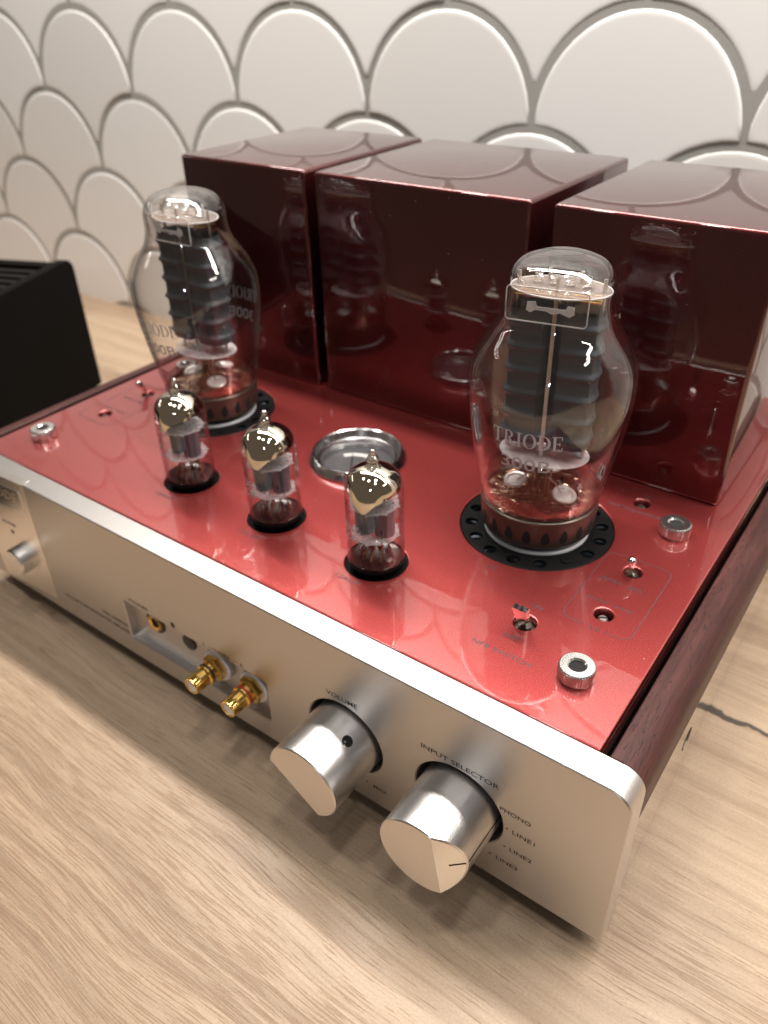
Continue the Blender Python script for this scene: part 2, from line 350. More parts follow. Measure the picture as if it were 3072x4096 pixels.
def sheet(name, outlines, half, bevel, m, parent=None, T=Matrix(), res=2, ang=32):
    """closed outlines (first the border, then holes) as a plate of thickness 2*(half+bevel), centred on z=0 then moved by T"""
    cu = bpy.data.curves.new(name, 'CURVE'); cu.dimensions = '2D'; cu.fill_mode = 'BOTH'
    cu.extrude = half * S; cu.bevel_depth = bevel * S; cu.bevel_resolution = res; cu.offset = -bevel * S
    for ol in outlines:
        sp = cu.splines.new('POLY'); sp.points.add(len(ol) - 1); sp.use_cyclic_u = True
        for p, q in zip(sp.points, ol): p.co = (q[0] * S, q[1] * S, 0, 1)
    t = bpy.data.objects.new('tmp', cu); sc.collection.objects.link(t)
    dg = bpy.context.evaluated_depsgraph_get(); dg.update()
    me = bpy.data.meshes.new_from_object(t.evaluated_get(dg)); me.name = name
    bpy.data.objects.remove(t); bpy.data.curves.remove(cu)
    me.transform(T); finish(me, m, True, ang)
    return link(bpy.data.objects.new(name, me), parent, INV.get(parent.name) if parent is not None else None)
_tx = {}
def text_vf(body, w=None, h=None, spacing=1.0):
    key = (body, spacing)
    if key not in _tx:
        cu = bpy.data.curves.new('txt', 'FONT'); cu.body = body; cu.size = 1; cu.resolution_u = 3; cu.space_character = spacing; cu.offset = 0.006
        t = bpy.data.objects.new('tmp', cu); sc.collection.objects.link(t)
        dg = bpy.context.evaluated_depsgraph_get(); dg.update()
        me = bpy.data.meshes.new_from_object(t.evaluated_get(dg))
        _tx[key] = ([tuple(v.co) for v in me.vertices], [tuple(p.vertices) for p in me.polygons])
        bpy.data.objects.remove(t); bpy.data.curves.remove(cu); bpy.data.meshes.remove(me)
    v, f = _tx[key]
    x0 = min(q[0] for q in v); x1 = max(q[0] for q in v); y0 = min(q[1] for q in v); y1 = max(q[1] for q in v)
    kx = w / (x1 - x0) if w else None; ky = h / (y1 - y0) if h else None
    kx = kx or ky; ky = ky or kx
    return [((q[0] - (x0 + x1) / 2) * kx, (q[1] - (y0 + y1) / 2) * ky, 0) for q in v], f
PANEL_T = Matrix.Rotation(R(90), 4, 'X')         # sheet xy -> world xz, its +z -> world -y
def panel_text(body, x, z, w, h, parent, m=None, y=-0.06, sp=1.0, name='lettering'):
    v, f = text_vf(body, w, h, sp)
    return mk(name, [(q[0] + x, y, q[1] + z) for q in v], f, m or PRINT, parent, smooth=False)
def deck_text(body, x, y, w, h, parent, m=None, z=None, sp=1.0):
    v, f = text_vf(body, w, h, sp)
    return mk('lettering', [(q[0] + x, q[1] + y, (z or ZD + 0.05)) for q in v], f, m or DECKPRINT, parent, smooth=False)

# ================================================================ SETTING
ZD = 90.4; H = 90.6; TH = 11.4; ZB = 12.0
ct = mk('countertop', *boxv(-1300, 700, -250, 350.3, -38, 0), OAK, smooth=False); ct['kind'] = 'structure'
wl = mk('wall', *boxv(-1300, 700, 350.35, 400, -38, 700), GROUT, smooth=False); wl['kind'] = 'structure'
# fish-scale tiles
PT = 131.4; PR = PT / 2; PZ = 67.8; r1 = 64.0; r2 = 68.9
def tile_outline(inset):
    a = r1 - inset; b = r2 + inset; o = []
    # angle on the convex arc where it meets the neighbour's clearance circle
    c = (PR, -PZ)
    t0 = 0.0
    while math.hypot(a * math.cos(t0) - c[0], a * math.sin(t0) - c[1]) < b: t0 += 0.002
    n = 22
    for k in range(n + 1):
        t = t0 + (math.pi - 2 * t0) * k / n; o.append((a * math.cos(t), a * math.sin(t)))
    zt = -PZ + math.sqrt(b * b - (PR - 1.4) ** 2)
    pl = o[-1]; s0 = math.atan2(pl[1] + PZ, pl[0] + PR); s1 = math.atan2(zt + PZ, PR - 1.4)
    for k in range(1, 10):
        t = s0 + (s1 - s0) * k / 9; o.append((-PR + b * math.cos(t), -PZ + b * math.sin(t)))
    o.append((0, zt - 0.9))
    for k in range(9, 0, -1):
        x, z = o[n + k]; o.append((-x, z))
    return o
tv = []; tf = []
levels = [(0.0, 3.4), (0.0, 0.5), (0.45, 0.22), (1.3, 0.06), (2.6, 0.0), (3.8, 0.0)]
for ins, y in levels: tv += [(x, y, z) for x, z in tile_outline(ins)]
n = len(tile_outline(0))
for a in range(len(levels) - 1):
    for i in range(n):
        j = (i + 1) % n; tf.append((a * n + i, a * n + j, (a + 1) * n + j, (a + 1) * n + i))
tf.append(tuple(range((len(levels) - 1) * n, len(levels) * n)))
tile0 = None
zc0 = 208.4
for k in range(-4, 7):
    z = zc0 + PZ * k
    for i in range(-8, 6):
        x = -94.1 - PR + PT * i + (PR if k % 2 else 0)
        if z < -40 or z > 640 or x < -1180 or x > 640: continue
        if tile0 is None:
            tile0 = mk('tile', tv, tf, TILE, wl, ang=60); o = tile0
        else:
            o = tile0.copy(); sc.collection.objects.link(o)
        o.location = (x * S, (349.8 + random.uniform(-0.25, 0.25)) * S, z * S); o.rotation_euler = (R(random.uniform(-0.25, 0.25)), 0, R(random.uniform(-0.3, 0.3)))

# ================================================================ AMPLIFIER
CX = -189.0
amp = root('tube_amplifier', (CX, 140, 0), 'red lacquered valve amplifier with silver front panel on oak worktop', 'amplifier')
INV[amp.name] = Matrix.Translation((-CX * S, -0.140, 0))
mir = lambda x: 2 * CX - x
VX, SX, KZ = -111.0, -59.0, 43.0
# ---- front panel: slab with round knob wells and a jack pocket cut through it
PK = (-246.0, -153.0, 24.0, 48.2)
fp = sheet('front_panel', [rrect(mir(0), 0, ZB, H, [1.2, 1.2, 8, 8], 10), circ(VX, KZ, 18.2, 64), circ(SX, KZ, 18.4, 64),
                           rrect(*PK, 1.6, 5), circ(-329.5, 38, 8.4, 40)],
           TH / 2 - 0.45, 0.45, ALU, amp, Matrix.Translation((0, TH / 2 * S, 0)) @ PANEL_T, res=0, ang=28)
mk('jack_plate', *boxv(PK[0] - 4, PK[1] + 4, 4.0, 6.0, PK[2] - 4, PK[3] + 4), ALU, fp, smooth=False)
for x in (VX, SX):
    v, f = lathe([(0, 0), (19.5, 0), (19.5, 2), (0, 2)], 40); mk('well_floor', [(q[0] + x, 9.0 + q[2], q[1] + KZ) for q in v], f, VOID, fp)
# slanted name plate insert, proud on its outer side
px0, px1 = -353.2, -308.6
pv = [(px0, -2.6, 18.2), (px1, -0.25, 18.2), (px1, -0.25, H + 0.02), (px0, -2.6, H + 0.02), (px0, 4.6, 18.2), (px1, 4.6, 18.2), (px1, 4.6, H + 0.35), (px0, 4.6, H + 0.35)]
mk('name_plate', pv, [(0, 1, 2, 3), (4, 7, 6, 5), (0, 4, 5, 1), (3, 2, 6, 7), (0, 3, 7, 4), (1, 5, 6, 2)], INSERT, fp, smooth=False)
def on_insert(x): return -0.25 - 2.35 * (px1 - x) / (px1 - px0)
lp = sheet('logo_plate', [rrect(-349.5, -312.6, 71.2, 85.2, 1.0, 4)], 0.15, 0.15, ALU_EDGE, fp,
           Matrix.Translation((0, (on_insert(-331) - 0.1) * S, 0)) @ Matrix.Translation((-331 * S, 0, 0)) @ Matrix.Rotation(-math.atan(2.35 / 44.6) * -1, 4, 'Z') @ Matrix.Translation((331 * S, 0, 0)) @ PANEL_T)
v, f = text_vf('TRIODE', 30, 5.4, 1.1)
v = [(q[0] - 331, on_insert(q[0] - 331) - 0.75, q[1] + 80.3) for q in v]; nv = len(v)
mk('lettering', v, f, INSERT, fp, smooth=False)
v, f = text_vf('POWER', 11.2, 1.9); mk('lettering', [(q[0] - 332, on_insert(q[0] - 332) - 0.06, q[1] + 59.6) for q in v], f, PRINT, fp, smooth=False)
v, f = lathe([(0, 0), (1.3, 0), (1.3, 1.2), (0, 1.2)], 20); mk('indicator_lamp', [(q[0] - 331.7, on_insert(-331.7) - 0.1 + q[2], q[1] + 54.4) for q in v], f, BLACKP, fp)
v, f = lathe([(0, -6.6), (6.9, -6.6), (7.6, -5.9), (7.8, 8), (0, 8)], 48); mk('power_button', [(q[0] - 329.5, q[2] + on_insert(-329.5) * 0.4, q[1] + 38) for q in v], f, KNOB, amp)
# lettering on the panel
for b, x, z, wd, h in (('VOLUME', -111.3, 64.4, 15.2, 2.35), ('INPUT SELECTOR', -59.1, 63.7, 31.6, 2.35), ('MAX', -94.3, 22.8, 6.6, 1.9),
                       ('PHONO', -36.4, 53.7, 11.8, 2.1), ('LINE1', -32.5, 44.6, 8.6, 2.1), ('LINE2', -32.8, 34.1, 8.6, 2.1), ('LINE3', -37.7, 25.0, 8.6, 2.1),
                       ('MIN', -126.0, 22.8, 5.6, 1.9), ('LINE3', -178.2, 50.3, 8.6, 1.9), ('L', -189.5, 50.3, 1.3, 1.9), ('R', -166.6, 50.3, 1.6, 1.9),
                       ('PHONES', -233.5, 51.2, 13.3, 1.9), ('TRV-A300XR', -257.3, 30.6, 20.0, 2.1), ('VACUUM TUBE INTEGRATED AMPLIFIER', -273.7, 26.2, 53.0, 1.9)):
    panel_text(b, x, z, wd, h, fp)
for x, z in ((-100.8, 23.2), (-44.3, 53.8), (-39.0, 44.7), (-39.2, 34.1), (-44.6, 25.0)):
    mk('printed_dot', [(x + a, -0.06, z + c) for a, c in circ(0, 0, 0.42, 14)], [tuple(range(14))], PRINT, fp, smooth=False)
for x in (-184.6, -171.0): mk('printed_dash', [(x - 1.9, -0.06, 50.1), (x + 1.9, -0.06, 50.1), (x + 1.9, -0.06, 50.4), (x - 1.9, -0.06, 50.4)], [(0, 1, 2, 3)], PRINT, fp, smooth=False)
sq = rrect(-211.0, -208.5, 49.3, 52.3, 0.4, 3)
mk('sensor_mark', [(x, -0.06, z) for x, z in sq], [tuple(range(len(sq)))], PRINT, fp, smooth=False)
# ---- knobs: cylinder with a slanted facet on the pointer side
def knob(name, x, ang, label, screw):
    r = 16.1; L = 26.0; u0 = 7.6; k = 0.78; seg = 96
    ua = R(ang); U = (math.cos(ua), math.sin(ua)); Wd = (-U[1], U[0])
    def P3(u, wv, y): return (x + u * U[0] + wv * Wd[0], y, KZ + u * U[1] + wv * Wd[1])
    v = []; f = []
    ch = 0.45
    yf = lambda u: -L + max(0.0, u - u0) * k
    ringA = [((r) * math.cos(2 * math.pi * i / seg), (r) * math.sin(2 * math.pi * i / seg)) for i in range(seg)]
    ringB = [((r - ch) * math.cos(2 * math.pi * i / seg), (r - ch) * math.sin(2 * math.pi * i / seg)) for i in range(seg)]
    b0 = [P3(u, q, 8.0) for u, q in ringA]; b1 = [P3(u, q, yf(u) + ch) for u, q in ringA]
    side = MB(); side.add(b0 + b1, [(i, (i + 1) % seg, seg + (i + 1) % seg, seg + i) for i in range(seg)])
    c1 = [P3(u, q, yf(u)) for u, q in ringB]
    side.add(b1 + c1, [(i, (i + 1) % seg, seg + (i + 1) % seg, seg + i) for i in range(seg)])
    o = side.build(name, KNOB, amp, ang=40)
    # face facets
    flat = [(u, q) for u, q in ringB if u <= u0]; slant = [(u, q) for u, q in ringB if u > u0]
    q0 = math.sqrt((r - ch) ** 2 - u0 ** 2)
    fl = sorted(flat, key=lambda t: math.atan2(t[1], t[0]) % (2 * math.pi))
    fl = [(u0, q0)] + fl + [(u0, -q0)]
    mk('flat_face', [P3(u, q, -L) for u, q in fl], [tuple(range(len(fl)))], BRUSHED, o, smooth=False)
    sl = sorted(slant, key=lambda t: math.atan2(t[1], t[0])); sl = [(u0, -q0)] + sl + [(u0, q0)]
    mk('slanted_face', [P3(u, q, yf(u)) for u, q in sl], [tuple(range(len(sl)))], ALU_EDGE, o, smooth=False)
    # engraved pointer line
    g = MB(); g.add([P3(r - 5.0, -0.35, yf(r - 5) - 0.05), P3(r - 5.0, 0.35, yf(r - 5) - 0.05), P3(r - 0.4, 0.35, yf(r - 0.4) - 0.05), P3(r - 0.4, -0.35, yf(r - 0.4) - 0.05)], [(0, 1, 2, 3)])
    g.add([P3(r + 0.04, -0.35, yf(r) + 0.5), P3(r + 0.04, 0.35, yf(r) + 0.5), P3(r + 0.04, 0.35, 4), P3(r + 0.04, -0.35, 4)], [(0, 1, 2, 3)])
    g.build('pointer_line', BLACKM, o, smooth=False)
    if screw:
        # set-screw hole in the side, away from the pointer
        d = Vector((-U[0], 0, -U[1])); e1 = Vector((0, 1, 0)); e2 = d.cross(e1)
        def on_side(a, bq, off):
            dd = (d * math.cos(bq / r) + e2 * math.sin(bq / r)); return tuple(Vector((x, -9.2, KZ)) + e1 * a + dd * (r + off))
        c28 = circ(0, 0, 2.2, 28)
        mk('screw_hole', [on_side(a * kk, q * kk, 0.05) for kk in (1.0, 0.66, 0.33) for a, q in c28] + [on_side(0, 0, 0.05)], [(g * 28 + i, g * 28 + (i + 1) % 28, g * 28 + 28 + (i + 1) % 28, g * 28 + 28 + i) for g in (0, 1) for i in range(28)] + [(56 + i, 56 + (i + 1) % 28, 84) for i in range(28)], VOID, o, smooth=False)
        ca = circ(0, 0, 2.38, 28); mk('hole_rim', [on_side(a, q, 0.04) for a, q in ca] + [on_side(a, q, 0.08) for a, q in c28], [(i, (i + 1) % 28, 28 + (i + 1) % 28, 28 + i) for i in range(28)], ALU_EDGE, o)
        c12 = circ(-1.0, 0.5, 0.45, 14); mk('set_screw', [on_side(a, q, 0.08) for a, q in c12], [tuple(range(14))], STEEL, o, smooth=False)
    return o
knob('volume_knob', VX, 234.5, '', True)
knob('selector_knob', SX, 9.0, '', False)
# ---- jack pocket contents
def yl(prof, x, z, seg=40):      # lathe about the y axis; prof (r, y)
    v, f = lathe(prof, seg); return [(q[0] + x, q[2], q[1] + z) for q in v], f
v, f = yl([(2.6, 10), (2.6, 3.2), (3.6, 2.6), (4.4, 2.6), (4.6, 3.4), (4.6, 10)], -228.6, 40.0)
hj = mk('headphone_jack', v, f, GOLD, amp)
v, f = yl([(0, 3.95), (6.2, 3.95), (6.2, 3.6), (0, 3.6)], -228.6, 40.0); mk('jack_surround', v, f, BLACKP, hj)
v, f = yl([(0, 3.4), (2.6, 3.4), (2.6, 3.2), (0, 3.2)], -228.6, 40.0); mk('jack_bore', v, f, VOID, hj)
v, f = yl([(0, 3.9), (4.3, 3.9), (4.3, 3.4), (3.9, 3.2), (0, 3.2)], -205.5, 39.4); mk('sensor_window', v, f, BLACKP, amp)
def rca(x, band):
    z = 38.3
    v, f = yl([(4.0, 3.9), (8.1, 3.9), (8.1, 1.6), (7.6, 1.2), (4.0, 1.2)], x, z); j = mk('phono_jack', v, f, WHITEP, amp)
    hv = []; hf = []
    rad = 6.5
    for y, rr in ((1.15, rad), (-1.6, rad), (-2.3, rad - 0.7)):
        hv += [(x + rr * math.cos(R(60 * i + 12)), y, z + rr * math.sin(R(60 * i + 12))) for i in range(6)]
    for a in range(2): hf += [(a * 6 + i, a * 6 + (i + 1) % 6, a * 6 + 6 + (i + 1) % 6, a * 6 + 6 + i) for i in range(6)]
    hf += [tuple(range(5, -1, -1)), tuple(range(12, 18))]
    mk('hex_nut', hv, hf, GOLD, j, smooth=False)
    v, f = yl([(4.7, -2.35), (4.7, -4.0), (4.5, -4.2), (0, -4.2)], x, z); mk('collar', v, f, GOLD, j)
    v, f = yl([(4.75, -4.0), (5.0, -4.3), (5.0, -5.1), (4.75, -5.4), (4.2, -5.4)], x, z); mk('colour_ring', v, f, band, j)
    v, f = yl([(5.1, -5.3), (5.1, -6.2), (4.25, -6.7), (4.15, -13.4), (3.8, -14.2), (3.35, -14.2), (3.3, -13.6), (3.3, -5.3)], x, z); mk('barrel', v, f, GOLD, j)
    v, f = yl([(0, -13.4), (1.5, -13.5), (3.28, -13.7), (3.28, -12)], x, z); mk('insulator', v, f, WHITEP, j)
    return j
rca(-185.2, BLACKP)['label'] = 'gold phono jack with black ring'
rca(-162.8, REDP)['label'] = 'gold phono jack with red ring'

# ---- chassis, deck, rails
DX0, DX1, DY0, DY1 = mir(-16.0), -16.0, TH + 0.25, 292.0
TUBES = [(-130.5, 49.5), (-187.2, 50.5), (-243.4, 51.0)]
B3 = [(-88.5, 111.0), (mir(-88.5), 111.0)]
MET = (-188.5, 112.0)
holes = [circ(x, y, 13.0, 56) for x, y in TUBES] + [circ(x, y, 33.3, 96) for x, y in B3] + [circ(*MET, 23.0, 64)]
NFB = (-62.6, 51.0); SEL = (-41.0, 102.0); ADJ = (-40.4, 71.6); HUM = (-56.3, 151.8)
small = [NFB, SEL, ADJ, HUM, (mir(SEL[0]), SEL[1]), (mir(ADJ[0]), ADJ[1]), (mir(HUM[0]), HUM[1])]
holes += [circ(NFB[0], NFB[1], 4.3, 28)] + [circ(x, y, 3.6, 28) for x, y in small[1:]]
dk = sheet('deck', [rrect(DX0, DX1, DY0, DY1, [0.5, 0.5, 3, 3], 5)] + holes, 1.3, 0.7, RED, amp, Matrix.Translation((0, 0, (ZD - 2.0) * S)), res=3, ang=40)
ch = MB(); ch.add(*boxv(DX0 + 1.2, DX1 - 1.2, DY0 + 0.3, DY1 - 1, ZB, 78)); ch.build('chassis', VOID, amp, smooth=False)
for x0, x1 in ((DX0 + 0.02, DX0 + 1.0), (DX1 - 1.0, DX1 - 0.02)):
    mk('deck_flange', *boxv(x0, x1, DY0 + 1, DY1 - 1.2, 79, ZD - 4.02), RED, dk, smooth=False)
mk('rear_panel', *boxv(DX0 + 1, DX1 - 1, DY1 - 0.9, DY1 + 0.6, ZB, ZD - 4.05), RED, amp, smooth=False)
for side in (1, -1):
    # rail section: flat top, quarter-round outer edge, in xz
    xo = 0.0; xi = -12.6
    sec = [(xi, 66), (xi, H - 0.5), (xi + 0.4, H - 0.1)] + [(xo - 9 + 9 * math.sin(R(a)), H - 0.1 - 9 + 9 * math.cos(R(a))) for a in range(0, 91, 9)] + [(xo, 70), (xo - 1.0, 67), (xo - 3, 66)]
    if side < 0: sec = [(mir(x), z) for x, z in sec][::-1]
    n = len(sec); ys = (TH + 0.15, DY1 - 2)
    v = [(x, y, z) for y in ys for x, z in sec]
    f = [(i, (i + 1) % n, n + (i + 1) % n, n + i) for i in range(n)] + [tuple(range(n))[::-1], tuple(range(n, 2 * n))]
    rl = mk('side_rail', v, f, WOOD, amp)
    xa, xb = (-13.0, -3.0) if side > 0 else (mir(-3.0), mir(-13.0))
    sp_ = mk('side_panel', *boxv(xa, xb, TH + 0.2, DY1 - 3, 7.0, 65.95), simple('polished_side_%s' % ('a' if side > 0 else 'b'), (0.72, 0.66, 0.60), 0.05, 1.0), amp, smooth=False)
    if side > 0:
        # screw recess in the side
        vv, ff = lathe([(0, 0.02), (5.4, 0.02), (5.4, 0.05), (0, 0.05)], 28); mk('screw_recess', [(-3.0 + q[2], 89.5 + q[0], 28 + q[1]) for q in vv], ff, VOID, sp_)
        vv, ff = lathe([(0, 0.5), (1.6, 0.3), (2.0, 0.06), (0, 0.055)], 20); mk('screw', [(-3.0 + q[2], 88.0 + q[0], 26 + q[1]) for q in vv], ff, STEEL, sp_)
for x in (-45, mir(-45)):
    for y in (40, 255):
        v, f = lathe([(0, 0), (14, 0), (15, 1), (15, ZB - 0.02), (0, ZB - 0.02)], 32, (x, y, 0)); mk('foot', v, f, BLACKP, amp)
# ---- transformer covers
def rbox(x0, x1, y0, y1, z0, z1, r, n=4):
    bm = bmesh.new(); v, f = boxv(x0, x1, y0, y1, z0, z1)
    vs = [bm.verts.new(q) for q in v]; [bm.faces.new([vs[i] for i in q]) for q in f]
    bmesh.ops.recalc_face_normals(bm, faces=bm.faces)
    eds = [e for e in bm.edges if not all(abs(q.co.z - z0) < 1e-6 for q in e.verts)]
    bmesh.ops.bevel(bm, geom=eds, offset=r, segments=n, profile=0.5, affect='EDGES')
    v = [tuple(q.co) for q in bm.verts]; f = [tuple(q.index for q in p.verts) for p in bm.faces]
    bm.verts.index_update(); f = [tuple(q.index for q in p.verts) for p in bm.faces]; bm.free(); return v, f
ZT = 210.0
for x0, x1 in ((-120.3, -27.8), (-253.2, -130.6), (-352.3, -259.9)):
    mk('transformer_cover', *rbox(x0, x1, 166.9, 277.5, ZD + 0.05, ZT, 2.0, 4), RED_DARKENED, amp, ang=60)
# ---- small valve sockets
for x, y in TUBES:
    v, f = lathe([(0, -6), (9.0, -6), (9.2, -2.6), (10.4, -2.2), (12.0, -2.2), (12.4, -1.4), (12.9, -1.4), (12.9, -9), (0, -9)], 48, (x, y, ZD)); mk('valve_socket', v, f, BLACKM, amp)
# ---- big socket plates with vent holes
for bi, (x, y) in enumerate(B3):
    outl = [circ(x, y, 33.0, 96), circ(x, y, 22.8, 64)]
    screws = []
    for k in range(16):
        a = 2 * math.pi * (k + 0.5) / 16 + R(-4)
        if k in (6, 14): screws.append((x + 28 * math.cos(a), y + 28 * math.sin(a))); continue
        outl.append(circ(x + 28.2 * math.cos(a), y + 28.2 * math.sin(a), 2.75, 24))
    sp2 = sheet('socket_plate', outl, 0.7, 0.3, BLACKM, amp, Matrix.Translation((0, 0, (ZD - 1.3) * S)))
    v, f = lathe([(22.6, -7), (33.0, -7), (33.0, -6), (22.6, -6)], 64, (x, y, ZD)); mk('socket_shelf', v, f, BLUEGREY, sp2)
    v, f = lathe([(0, -5.5), (18, -5.5), (18.2, -0.2), (22.2, 0.9), (22.75, 0.3), (22.75, -7), (0, -7)], 64, (x, y, ZD)); mk('ceramic_ring', v, f, CERAMIC, sp2)
    for sx_, sy_ in screws:
        v, f = lathe([(0, 0.35), (0.8, 0.35), (1.0, 0.7), (2.0, 0.6), (2.4, 0.0), (2.4, -0.6), (0, -0.6)], 6, (sx_, sy_, ZD - 0.2)); mk('socket_screw', v, f, BLACKM, sp2)
# ---- round meter
v, f = lathe([(23.0, -4), (24.6, 0.1), (24.7, 1.0), (22.8, 4.6), (22.2, 5.0), (21.6, 4.6), (20.2, 1.0), (18.6, 0.6), (18.2, -1.2), (18.0, -4)], 96, (*MET, ZD)); mt = mk('meter', v, f, STEEL, amp)
v, f = lathe([(0, -3.6), (18.0, -3.6), (18.0, -3.9), (0, -3.9)], 48, (*MET, ZD)); mk('dial', v, f, DIAL, mt)
v, f = lathe([(0, -0.6), (18.1, -0.6)], 48, (*MET, ZD)); mk('cover_glass', v, f, LENS, mt)
sc_pts = [(MET[0] + 12.5 * math.cos(R(a)), MET[1] - 5 + 12.5 * math.sin(R(a))) for a in range(35, 146, 10)]
bandm = MB(); bandm.add([(MET[0] + rr * math.cos(R(a)), MET[1] - 5 + rr * math.sin(R(a)), ZD - 3.55) for a in range(35, 146, 5) for rr in (12.3, 15.5)], [(2 * i, 2 * i + 1, 2 * i + 3, 2 * i + 2) for i in range(22)]); bandm.build('dial_scale', WHITEP, mt, smooth=False)
bandm = MB(); bandm.add(*tube([(MET[0], MET[1] - 6, ZD - 2.9), (MET[0] - 8, MET[1] + 6, ZD - 2.9)], 0.2, 5)); bandm.build('needle', BLACKP, mt)
# ---- knurled thumb nuts
def nut(x, y):
    seg = 88; prof = [(2.8, 1.0, 0), (2.8, 5.1, 0), (3.4, 5.75, 0), (5.9, 5.75, 0), (6.4, 5.4, 1), (6.5, 5.2, 1), (6.5, 0.9, 1), (5.9, 0.5, 0), (5.9, 0.05, 0)]
    v = []; f = []
    for r, z, kn in prof:
        for i in range(seg):
            rr = r - (0.28 if kn and i % 2 else 0); a = 2 * math.pi * i / seg; v.append((x + rr * math.cos(a), y + rr * math.sin(a), ZD + z))
    for k in range(len(prof) - 1):
        f += [(k * seg + i, k * seg + (i + 1) % seg, (k + 1) * seg + (i + 1) % seg, (k + 1) * seg + i) for i in range(seg)]
    o = mk('thumb_nut', v, f, ALU_EDGE, amp, ang=25)
    v, f = lathe([(0, 4.7), (2.78, 4.7), (2.78, 4.4), (0, 4.4)], 24, (x, y, ZD)); mk('nut_bore', v, f, VOID, o)
for x, y in ((-35.5, 36.2), (-36.6, 137.0), (mir(-35.5), 36.2), (mir(-36.6), 137.0)): nut(x, y)
# ---- toggle switches
v, f = lathe([(0, -7), (4.0, -7), (4.0, -3.0), (2.6, -2.6), (2.6, -1.2), (0, -1.0)], 24, (*NFB, ZD)); tg = mk('toggle_switch', v, f, COLLAR, amp); tg['label'] = 'toggle switch with flat chrome paddle'
bx = []; 
lv = []
for t, hw, hd in ((0.0, 1.4, 1.0), (0.15, 1.5, 1.1), (0.93, 2.9, 1.5), (1.0, 2.75, 1.4)):
    cx_, cy_, cz_ = NFB[0] + 0.6 * t, NFB[1] - 0.4 - 6.2 * t, ZD - 1.5 + 13.6 * t
    lv += [(cx_ - hw, cy_ - hd, cz_), (cx_ + hw, cy_ - hd, cz_), (cx_ + hw, cy_ + hd, cz_), (cx_ - hw, cy_ + hd, cz_)]
lf = [(a * 4 + i, a * 4 + (i + 1) % 4, a * 4 + 4 + (i + 1) % 4, a * 4 + 4 + i) for a in range(3) for i in range(4)] + [(0, 3, 2, 1), (12, 13, 14, 15)]
mk('lever', lv, lf, CHROME, tg, ang=20)
for x, y in (SEL, (mir(SEL[0]), SEL[1])):
    v, f = lathe([(0, -7), (3.4, -7), (3.4, -3.0), (2.0, -2.6), (2.0, -1.2), (0, -1.0)], 24, (x, y, ZD)); tg = mk('toggle_switch', v, f, COLLAR, amp)
    d = Vector((0.0, -0.48, 1)).normalized(); b0 = Vector((x, y + 0.4, ZD - 1.6))
    pr = [(0, 1.0), (3, 1.1), (9, 1.65), (11.4, 1.7), (12.4, 1.35), (12.8, 0.6)]
    v, f = tube([tuple(b0 + d * t) for t, r in pr], [r for t, r in pr], 20); mk('lever', v, f, CHROME, tg, ang=50)
def trim(x, y):
    v, f = lathe([(0, -6), (3.5, -6), (3.5, -5), (0, -5)], 24, (x, y, ZD)); o = mk('trimmer', v, f, VOID, amp)
    v, f = lathe([(0, -1.6), (1.5, -1.7), (2.0, -2.3), (2.0, -4.9), (0, -4.9)], 20, (x, y, ZD)); s_ = mk('trimmer_screw', v, f, WIRE, o)
    mb = MB(); 
    c45 = math.cos(R(35)); s45 = math.sin(R(35))
    mb.add([(x + c45 * a - s45 * b, y + s45 * a + c45 * b, ZD - 1.5) for a, b in ((-1.5, -0.3), (1.5, -0.3), (1.5, 0.3), (-1.5, 0.3))], [(0, 1, 2, 3)])
    mb.build('screw_slot', VOID, o, smooth=False)
for x, y in (ADJ, (mir(ADJ[0]), ADJ[1])): trim(x, y)
for x, y in (HUM, (mir(HUM[0]), HUM[1])): trim(x, y)
# ---- deck lettering
for b, x, y, wd, h in (('NFB SWITCH', -62.3, 32.0, 23.2, 2.3), ('OFF', -63.0, 41.2, 6.4, 2.3), ('ON', -62.8, 61.2, 4.8, 2.3), ('BIAS  SEL.', -41.0, 92.0, 18.2, 2.3),
                       ('BIAS  ADJ.', -40.5, 78.0, 18.2, 2.3), ('V2', -40.2, 62.2, 4.0, 2.3), ('V2', -89.2, 72.9, 4.2, 2.4), ('HUM BALANCE', -57.0, 144.4, 24.2, 2.3), ('V2', -56.3, 158.6, 4.0, 2.3),
                       ('12AU7', -133.1, 33.3, 11.2, 2.3), ('12AX7', -188.0, 33.0, 11.2, 2.3), ('12AU7', -243.0, 33.3, 11.2, 2.3),
                       ('BIAS  SEL.', mir(-41.0), 92.0, 18.2, 2.3), ('BIAS  ADJ.', mir(-40.5), 78.0, 18.2, 2.3), ('V1', mir(-40.2), 62.2, 4.0, 2.3), ('V1', mir(-89.2), 72.9, 4.2, 2.4), ('HUM BALANCE', mir(-57.0), 144.4, 24.2, 2.3)):
    deck_text(b, x, y, wd, h, dk)
def outline_box(cx):
    mb = MB(); a = rrect(cx - 13.6, cx + 13.6, 62.3, 110.5, 4.0, 6); b = rrect(cx - 13.25, cx + 13.25, 62.65, 110.15, 3.65, 6)
    n = len(a); f = []
    for i in range(n):
        j = (i + 1) % n
        mx_ = (a[i][0] + a[j][0]) / 2; my_ = (a[i][1] + a[j][1]) / 2
        if abs(mx_ - cx) < 8 and my_ < 64:      # the gap left for the valve number
            for s0, s1 in ((cx - 9.6, cx - 3.6), (cx + 3.6, cx + 9.6)):
                mb.add([(s0, 62.3, ZD + 0.05), (s1, 62.3, ZD + 0.05), (s1, 62.65, ZD + 0.05), (s0, 62.65, ZD + 0.05)], [(0, 1, 2, 3)])
            continue
        f.append((i, j, n + j, n + i))
    mb.add([(x, y, ZD + 0.05) for x, y in a + b], f); mb.build('printed_frame', DECKPRINT, dk, smooth=False)
outline_box(-40.6); outline_box(mir(-40.6))

